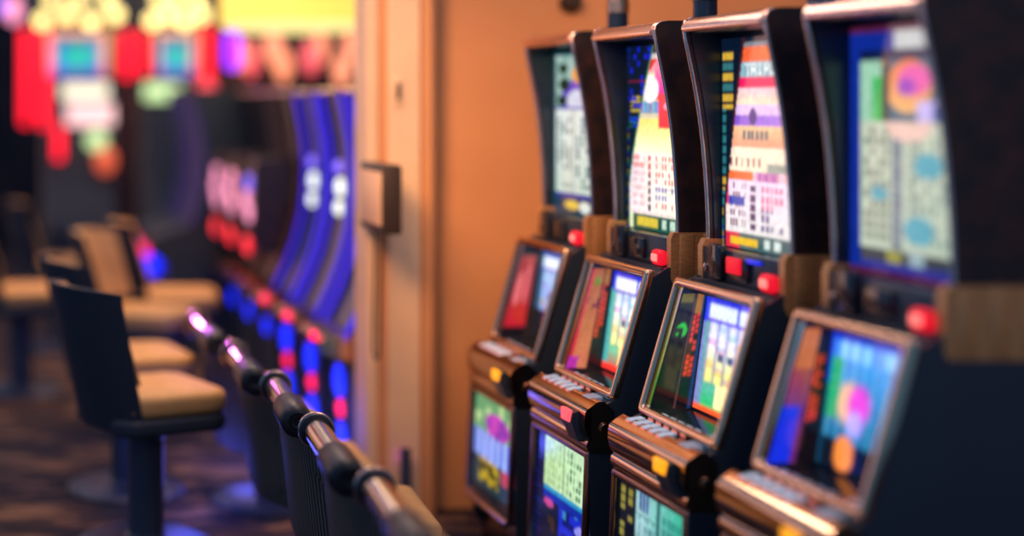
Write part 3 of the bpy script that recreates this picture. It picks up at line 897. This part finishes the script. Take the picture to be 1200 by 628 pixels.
M['red_bulb'] = mat('red_bulb', (0.4, 0.02, 0.03), 0.4, emit=lin((255, 45, 60)), es=1.8)
M['brown_cab'] = mat('brown_edge_panel', (0.22, 0.085, 0.05), 0.4)
M['pink_lamp_and_glint'] = mat('magenta_red_lamp_and_glint', (0.5, 0.03, 0.1), 0.4, emit=lin((255, 25, 90)), es=2.2)
G = 'slot machines with glowing wing edges past the pillar'
far_machine(6.70, 1.60, 'blue-edged slot machine partly hidden by the pillar', M['strip'], 'blue', G)
far_machine(7.30, 1.60, 'blue-edged slot machine between two others with blue wing edges', M['strip'], 'blue', G)
far_machine(7.90, 1.60, 'blue-edged slot machine farthest from the pillar, next to a dark brown cabinet', M['strip'], 'blue', G)
G2 = 'dark slot machines farther along the blue-lit bank'
far_machine(8.50, 1.60, 'dark brown-sided slot machine beside the blue-edged ones, with a violet and red light', M['brown_cab'], 'violet', G2)
far_machine(9.10, 1.60, 'dark slot machine with the middle one of the three red round lights', M['burl'], 'pink', G2)
far_machine(9.70, 1.60, 'dark slot machine with the farthest of the three red round lights', M['burl'], 'pink', G2)

# ------------------------------------------- neon-topped machines at the back
def sign_art(u, v):
    if v > 0.86: return (235, 150, 70)
    if u < 0.07 or u > 0.86: return mixc((240, 120, 80), (245, 170, 110), v)
    c = mixc((30, 175, 130), (35, 120, 190), abs(u - 0.5) * 2.4)
    if v < 0.2: return mixc(c, (90, 50, 180), 0.8)
    if v > 0.62: return mixc(c, (60, 70, 130), 0.75)
    return c

def neon_machine(x, y, label, hw, bars):
    t = thing('neon_slot_machine', label, 'slot machine', (x, y, 0), 0, 'slot machines under neon signs')
    prof = [(-0.30, 0.0), (-0.30, 0.62), (-0.36, 0.68), (-0.34, 0.78), (-0.20, 0.84), (-0.10, 1.15), (-0.13, 1.92), (0.3, 1.92), (0.3, 0.0)]
    obj('cabinet', moved(prism(prof, -0.28, 0.28), (0, 0, 0), R(90)), M['matte_black'], t, angle=30)
    sg = obj('sign_box', box(-hw, hw, -0.06, 0.12, 1.88, 2.66, 0.02), M['matte_black'], t)
    for x0, x1, z0, z1 in bars:
        obj('neon_bar', box(x0, x1, -0.15, -0.07, z0, z1, 0.02, 3), M['neon_red'], sg)
    picture('sign_screen', [(-hw * 0.56, -0.075, 1.92), (hw * 0.56, -0.075, 1.92), (hw * 0.56, -0.075, 2.30), (-hw * 0.56, -0.075, 2.30)], 20, 20, sign_art, M['sign_glow'], sg)
    n = 4
    for k in range(n):
        xx = -hw * 0.66 + k * hw * 1.32 / (n - 1)
        obj('bulb', ball(0.058, (xx, -0.12, 2.37 + 0.05 * (k % 2)), 14), M['bulb'], sg)
    for k in range(3):
        obj('bulb', ball(0.05, (-hw * 0.5 + k * hw * 0.5, -0.12, 2.55), 14), M['bulb'], sg)
    return t, sg

M['sign_glow'] = screen_mat('sign_display', 1.8)
M['neon_red'] = mat('red_neon', (0.5, 0.01, 0.03), 0.4, emit=lin((255, 18, 45)), es=2.2)
M['cyan_glow'] = mat('teal_sign', (0.05, 0.3, 0.3), 0.4, emit=lin((60, 170, 185)), es=1.2)
M['orange_glow'] = mat('orange_sign', (0.4, 0.2, 0.05), 0.4, emit=lin((240, 160, 90)), es=1.2)
M['violet_glow'] = mat('violet_sign', (0.1, 0.05, 0.3), 0.4, emit=lin((90, 50, 180)), es=1.2)
M['bulb'] = mat('yellow_bulb', (0.9, 0.7, 0.3), 0.4, emit=lin((255, 228, 140)), es=3.2)
M['cream_glow'] = mat('cream_sign', (0.6, 0.6, 0.5), 0.4, emit=lin((245, 235, 205)), es=1.3)
M['pink_glow'] = mat('pink_sign', (0.6, 0.4, 0.4), 0.4, emit=lin((255, 205, 205)), es=1.3)
M['mint_glow'] = mat('mint_sign', (0.4, 0.6, 0.4), 0.4, emit=lin((200, 235, 160)), es=1.2)
M['coral_glow'] = mat('coral_lamp', (0.6, 0.2, 0.1), 0.4, emit=lin((240, 95, 60)), es=0.9)
M['purple_neon'] = mat('purple_neon', (0.2, 0.05, 0.5), 0.4, emit=lin((160, 30, 255)), es=2.0)
M['yellow_shade'] = mat('yellow_lit_shade', (0.9, 0.7, 0.2), 0.5, emit=lin((255, 216, 84)), es=1.12)
M['shade_under'] = mat('pale_lit_shade_rim', (0.9, 0.8, 0.5), 0.5, emit=lin((255, 236, 150)), es=1.2)
M['warm_lamp'] = mat('warm_pendant', (0.8, 0.4, 0.3), 0.5, emit=lin((255, 150, 105)), es=1.3)
M['rose_lamp'] = mat('rose_pendant', (0.8, 0.3, 0.3), 0.5, emit=lin((245, 80, 90)), es=1.2)

n1, s1 = neon_machine(0.64, 11.9, 'neon-topped slot machine with tall red bars and pale screens below its teal sign', 0.45,
                      [(-0.47, -0.40, 1.52, 2.30), (-0.325, -0.245, 1.50, 2.32), (0.35, 0.43, 1.90, 2.28)])
obj('upper_screen', box(-0.14, 0.24, -0.14, -0.06, 1.73, 1.86, 0.006), M['cream_glow'], n1)
obj('upper_screen', box(-0.10, 0.28, -0.17, -0.08, 1.52, 1.69, 0.006), M['pink_glow'], n1)
obj('spin_lamp', ball(0.085, (0.14, -0.18, 1.40), 14), M['mint_glow'], n1)
obj('spin_lamp', ball(0.085, (0.21, -0.20, 1.24), 14, 1.3), M['coral_glow'], n1)
obj('neon_bar', box(-0.20, -0.13, -0.20, -0.13, 1.24, 1.52, 0.02, 3), M['neon_red'], n1)
n2, s2 = neon_machine(1.44, 11.9, 'neon-topped slot machine beside the purple light, a pale green lamp under its sign', 0.30,
                      [(-0.30, -0.24, 1.92, 2.28), (0.21, 0.28, 1.84, 2.32)])
obj('upper_screen', box(-0.27, 0.03, -0.16, -0.06, 1.72, 1.86, 0.02, 3), M['mint_glow'], n2)
obj('spin_lamp', ball(0.085, (0.23, -0.17, 1.80), 14), M['pinklamp'], n2)

# dark curved machine side in front of them
def dim_machine(zfar, x0, label):
    t = thing('slot_machine', label, 'slot machine', (x0, zfar - 0.3, 0), 0, 'dim slot machines before the neon signs')
    arc = []
    for k in range(13):
        a = R(-58 + 116 * k / 12)
        arc.append((0.20 * math.cos(a) - 0.05, 1.32 + 0.52 * math.sin(a)))
    body = arc + [(0.05, 1.80), (0.5, 1.80), (0.5, 0.86)]
    obj('cabinet', prism(body, -0.25, 0.25), M['matte_black'], t, angle=30)
    obj('lower_cabinet', prism([(-0.22, 0.70), (-0.20, 0.80), (0.03, 0.87), (0.5, 0.87), (0.5, 0.0), (-0.1, 0.0), (-0.1, 0.62)], -0.27, 0.27), M['matte_black'], t)
    for y in (0.25, -0.25):
        obj('edge_strip', prism([(x - 0.02, z) for x, z in arc] + [(x + 0.004, z) for x, z in arc[::-1]], y - 0.03, y + 0.03), M['strip_dim'], t, angle=60)
    obj('deck_rim', tube([(-0.215, 0.27, 0.76), (-0.215, -0.27, 0.76)], 0.03, 10), M['dark_chrome'], t)
    obj('button_lamp', ball(0.04, (-0.23, -0.1, 0.70), 12), M['pink_lamp_and_glint'], t)
    obj('button_lamp', ball(0.075, (-0.18, 0.05, 0.58), 12), M['blue_dot'], t)
    obj('button_lamp', ball(0.06, (-0.18, 0.2, 0.64), 12), M['blue_dot'], t)
    return t
dim_machine(10.3, 1.22, 'dark slot machine with faint blue curved edges and blue bulbs low down')
dim_machine(10.95, 1.22, 'dark slot machine farther back, its curved edge showing behind another')

# purple neon tube, yellow drum and pendants
nt_ = thing('neon_light', 'upright purple neon light beside the red neon sign', 'neon light', (1.60, 10.0, 1.93))
obj('lamp_glass', lathe([(0.0, 0), (0.05, 0.02), (0.058, 0.08), (0.058, 0.20), (0.05, 0.25), (0.0, 0.27)], 18), M['purple_neon'], nt_)
obj('hanging_rod', lathe([(0.008, 0.265), (0.008, 1.2)], 8), M['bronze'], nt_)
dr = thing('drum_lamp', 'big glowing yellow drum lamp hanging above the blue-edged machines', 'lamp', (1.86, 9.1, 2.15))
obj('lamp_shade', lathe([(0.45, 0.04), (0.475, 0.05), (0.475, 0.40), (0.45, 0.42), (0.0, 0.42)], 48), M['yellow_shade'], dr)
obj('lamp_diffuser', lathe([(0.0, 0.0), (0.34, 0.008), (0.455, 0.03), (0.47, 0.05)], 48), M['shade_under'], dr)
obj('hanging_rod', lathe([(0.02, 0.42), (0.02, 0.95)], 12), M['bronze'], dr)
pend = [(1.74, 10.6, 2.06, 'warm_lamp'), (1.88, 10.9, 2.02, 'rose_lamp'), (2.00, 10.6, 2.10, 'warm_lamp'), (2.13, 10.9, 1.98, 'warm_lamp'),
        (2.27, 10.6, 2.03, 'rose_lamp'), (2.40, 10.9, 2.12, 'warm_lamp'), (2.50, 10.6, 1.94, 'warm_lamp'), (2.62, 10.8, 2.12, 'warm_lamp')]
PL = ['glowing peach pendant lamp nearest the purple neon light', 'rosy red pendant lamp under the near edge of the yellow drum lamp', 'peach pendant lamp just past the first rosy red one',
      'low-hanging peach pendant lamp below the middle of the drum lamp', 'second rosy red pendant lamp, farther from the purple light', 'high peach pendant lamp just past the second rosy red one',
      'lowest peach pendant lamp, over the blue-edged machines', 'peach pendant lamp closest to the pillar']
for (x, y, z, mm), lab in zip(pend, PL):
    p = thing('pendant_lamp', lab, 'lamp', (x, y, z), 0, 'pendant lamps under the yellow drum')
    obj('lamp_globe', ball(0.065, (0, 0, 0), 16, 1.9), M[mm], p)
    obj('lamp_cap', lathe([(0.04, 0.11), (0.04, 0.16), (0.0, 0.20)], 12), M['bronze'], p)
    obj('hanging_rod', lathe([(0.008, 0.19), (0.008, 3.1 - z)], 8), M['bronze'], p)
bl = thing('beacon_lamp', 'small pink and white beacon light high beside the red neon bars', 'lamp', (0.10, 10.9, 2.40))
obj('lamp_globe', ball(0.065, (0, 0, 0), 14, 1.6), M['pink_screen'], bl)
obj('side_globe', ball(0.045, (-0.09, 0, 0.03), 12, 1.4), M['violet_lamp'], bl)
obj('hanging_rod', lathe([(0.008, 0.09), (0.008, 0.7)], 8), M['bronze'], bl)
obj('cross_arm', tube([(-0.09, 0, 0.09), (-0.09, 0, 0.13), (0.0, 0, 0.13)], 0.006, 8), M['bronze'], bl)

# ------------------------------------------------------------------ setting
M['wall'] = noise_mat('tan_plaster', (0.62, 0.30, 0.145), (0.66, 0.33, 0.16), 3, 0.75, bump=0.02)
M['trimw'] = noise_mat('cream_trim_paint', (0.78, 0.56, 0.38), (0.82, 0.6, 0.41), 5, 0.45)
M['ceiling'] = mat('dark_ceiling', (0.03, 0.03, 0.04), 0.9)
M['farwall'] = noise_mat('dark_wine_wall', (0.03, 0.015, 0.02), (0.07, 0.03, 0.03), 2, 0.8)

def carpet():
    m = mat('patterned_carpet', (0.02, 0.02, 0.03), 0.9, spec=0.2)
    nt = m.node_tree; b = nt.nodes['Principled BSDF']; L = nt.links.new
    tc = nt.nodes.new('ShaderNodeTexCoord'); mp = nt.nodes.new('ShaderNodeMapping')
    mp.inputs['Scale'].default_value = (1.3, 3.2, 1.0)
    nz = nt.nodes.new('ShaderNodeTexNoise'); nz.inputs['Scale'].default_value = 2.2; nz.inputs['Detail'].default_value = 6; nz.inputs['Distortion'].default_value = 0.8
    cr = nt.nodes.new('ShaderNodeValToRGB'); e = cr.color_ramp.elements
    e[0].position = 0.42; e[0].color = (0.014, 0.016, 0.03, 1); e[1].position = 0.66; e[1].color = (0.2, 0.12, 0.085, 1)
    k = e.new(0.52); k.color = (0.05, 0.03, 0.035, 1)
    L(tc.outputs['Object'], mp.inputs['Vector']); L(mp.outputs['Vector'], nz.inputs['Vector'])
    L(nz.outputs['Fac'], cr.inputs['Fac']); L(cr.outputs['Color'], b.inputs['Base Color'])
    return m
M['carpet'] = carpet()
struct('floor', box(-6, 6, -1, 17, -0.05, 0.0), M['carpet'])
WZ = 6.12
struct('wall_front', box(1.76, 4.6, WZ, WZ + 0.10, 0.0, 3.2), M['wall'])
struct('wall_right', box(4.6, 4.7, -1, WZ + 0.10, 0.0, 3.2), M['wall'])
struct('wall_back', box(-6, 6, 16.9, 17.0, 0.0, 3.6), M['farwall'])
bm = box(1.535, 1.80, 6.0, 6.22, 0.0, 3.2, 0.004)
struct('pillar', bm, M['wall'])
struct('trim_1', box(1.60, 1.735, 5.982, 6.001, 0.0, 3.2, 0.006), M['trimw'])
struct('trim_2', box(1.515, 1.56, 5.99, 6.2, 0.0, 3.2, 0.006), M['trimw'])
struct('trim_3', box(1.745, 1.785, 5.985, 6.001, 0.0, 3.2, 0.006), M['wall'])

M['box_dark'] = mat('dark_brown_box', (0.03, 0.018, 0.014), 0.5)
M['box_face'] = mat('tan_face_plate', (0.8, 0.55, 0.36), 0.5)
wb = thing('wall_box', 'dark brown box with a tan face jutting from the pillar', 'wall box', (1.515, 5.98, 1.20))
obj('housing', box(-0.03, 0.045, -0.36, 0.005, 0.0, 0.27, 0.012, 3), M['box_dark'], wb)
obj('face_plate', box(-0.036, -0.028, -0.335, -0.03, 0.03, 0.24, 0.004), M['box_face'], wb)
pts = []
for k in range(17):
    a = math.pi * k / 16
    pts.append((0.0 + 0.0, -0.14 - 0.0 + 0.05 * math.cos(a), -0.47 - 0.05 * math.sin(a)))
pts = [(0.01, -0.09, 0.01)] + pts + [(0.01, -0.19, 0.01)]
obj('cord', tube(pts, 0.005, 8), M['box_dark'], wb)
sw = thing('wall_switch', 'small narrow switch plate high on the pale pillar trim', 'switch', (1.64, 5.982, 1.70))
obj('plate', box(-0.02, 0.02, -0.008, 0.0, 0.0, 0.12, 0.003), M['trimw'], sw)
obj('rocker', box(-0.009, 0.009, -0.014, -0.006, 0.025, 0.095, 0.003), M['box_dark'], sw)
fx = obj('wall_sensor', moved(lathe([(0.0, -0.05), (0.03, -0.045), (0.045, -0.02), (0.048, 0.0)], 20, 'Y'), (2.405, WZ, 2.135)), M['box_dark'])
tag(fx, 'small dark round sensor high on the orange wall', 'sensor')
fp = thing('floor_post', 'short dark post at the foot of the pillar with a violet glow around it', 'post', (1.655, 5.92, 0.0))
obj('post_body', lathe([(0.04, 0), (0.04, 0.01), (0.022, 0.02), (0.022, 0.30), (0.0, 0.305)], 16), M['post'], fp)
obj('post_glow', moved(lathe([(0.0, 0), (0.012, 0.0), (0.012, 0.03), (0.0, 0.03)], 12), (-0.0, 0.034, 0.24)), mat('violet_post_glow', (0.3, 0.1, 0.5), 0.4, emit=lin((200, 60, 230)), es=2.0), fp)  # glowing bit added behind the post to give the violet glow

# ------------------------------------------------------------------- lights
def area(name, loc, target, size, power, col, sy=None, spread=180):
    l = bpy.data.lights.new(name, 'AREA'); l.energy = power; l.color = col; l.size = size
    if sy: l.shape = 'RECTANGLE'; l.size_y = sy
    l.spread = R(spread)
    o = bpy.data.objects.new(name, l); COL.objects.link(o); o.location = loc
    o.rotation_euler = (Vector(target) - Vector(loc)).to_track_quat('-Z', 'Y').to_euler()
    return o
def spot(name, loc, target, power, col, angle, blend=0.8, rad=0.08):
    l = bpy.data.lights.new(name, 'SPOT'); l.energy = power; l.color = col; l.spot_size = R(angle); l.spot_blend = blend; l.shadow_soft_size = rad
    o = bpy.data.objects.new(name, l); COL.objects.link(o); o.location = loc
    o.rotation_euler = (Vector(target) - Vector(loc)).to_track_quat('-Z', 'Y').to_euler()
    return o
def point(name, loc, power, col, rad=0.1):
    l = bpy.data.lights.new(name, 'POINT'); l.energy = power; l.color = col; l.shadow_soft_size = rad
    o = bpy.data.objects.new(name, l); COL.objects.link(o); o.location = loc
    return o

WARM = (1.0, 0.46, 0.17)
spot('wall_washer', (0.3, 3.9, 2.9), (2.2, 6.12, 1.45), 400, WARM, 46, 1.0, 0.6)
spot('wall_washer_second', (3.1, 4.9, 2.95), (3.0, 6.12, 2.2), 40, WARM, 80, 1.0, 0.15)
spot('wall_low_fill', (1.0, 4.6, 2.0), (1.95, 6.12, 0.55), 45, WARM, 60, 1.0, 0.2)  # unseen fill added to lift the lower wall
spot('pillar_downlight', (1.0, 5.0, 3.0), (1.62, 6.0, 1.8), 45, (1.0, 0.58, 0.34), 40, 1.0, 0.1)
spot('stool_downlight', (0.75, 6.1, 3.1), (0.62, 6.1, 0.6), 190, (1.0, 0.52, 0.17), 42, 0.8, 0.1)
spot('stool_downlight_far', (0.75, 8.6, 3.1), (0.7, 8.6, 0.6), 200, (1.0, 0.5, 0.18), 62, 0.7, 0.1)
area('ceiling_panel_near', (0.9, 4.0, 3.1), (1.3, 4.0, 0.0), 0.7, 5, (1.0, 0.6, 0.42), 2.4)
area('front_fill', (1.9, 0.9, 3.0), (2.3, 4.0, 1.2), 0.8, 13, (1.0, 0.6, 0.35), 0.8)  # unseen warm light added to brighten brackets and near faces
area('highlight_strip', (1.25, 7.2, 3.2), (1.25, 7.2, 0.0), 0.14, 60, (1.0, 0.68, 0.5), 8.0)  # unseen long strip added to draw highlight lines in the chrome
area('highlight_strip_aisle', (-0.6, 7.2, 3.2), (-0.6, 7.2, 0.0), 0.12, 20, (1.0, 0.62, 0.52), 8.0)  # second unseen strip, added for highlights on rails and trims
area('chrome_fill_aisle', (0.9, 10.6, 3.3), (0.9, 10.0, 0.0), 2.6, 14, (1.0, 0.62, 0.44), 3.6)  # unseen light added overhead for the chrome fronts to reflect
area('chrome_fill_side', (-2.6, 6.5, 3.2), (0.4, 5.0, 0.6), 2.2, 8, (1.0, 0.56, 0.46), 3.0)  # unseen light added to put broad highlights on the trims
area('trim_reflection_fill', (-3.2, 15.5, 1.75), (0.5, 5.0, 1.4), 4.5, 75, (1.0, 0.56, 0.44), 3.2)  # unseen bright area added for wing trims and frames to reflect
spot('far_wall_light', (2.2, 14.5, 3.2), (2.4, 16.9, 2.0), 300, (1.0, 0.42, 0.25), 70, 1.0, 0.2)
point('blue_floor_glow', (1.15, 6.9, 0.22), 4, (0.1, 0.12, 1.0), 0.12)
spot('violet_chair_spot', (0.70, 9.1, 1.40), (0.885, 6.25, 0.74), 150, (0.7, 0.14, 0.95), 8, 0.9, 0.12)
point('blue_floor_glow_second', (0.80, 6.05, 0.20), 3, (0.1, 0.12, 1.0), 0.1)
point('blue_seat_glow', (1.12, 6.0, 0.60), 0.6, (0.2, 0.15, 1.0), 0.05)

w = bpy.data.worlds.new('World'); sc.world = w; w.use_nodes = True
bg = w.node_tree.nodes['Background']
bg.inputs['Color'].default_value = (0.16, 0.40, 0.80, 1); bg.inputs['Strength'].default_value = 0.42

# ------------------------------------------------------------------- camera
cam = bpy.data.cameras.new('Camera'); co = bpy.data.objects.new('Camera', cam); COL.objects.link(co)
co.location = (0, 0, CAMH); co.rotation_euler = (R(90), 0, 0)
cam.sensor_width = 36; cam.lens = 1700 / 1200 * 36
cam.shift_x = 0.5; cam.shift_y = -(314 - 118) / 1200
cam.clip_start = 0.05
cam.dof.use_dof = True; cam.dof.focus_distance = 4.5; cam.dof.aperture_fstop = 0.42
sc.camera = co
sc.view_settings.view_transform = 'Standard'; sc.view_settings.look = 'None'
sc.view_settings.exposure = 0.0; sc.view_settings.gamma = 1.0; sc.view_settings.use_curve_mapping = False
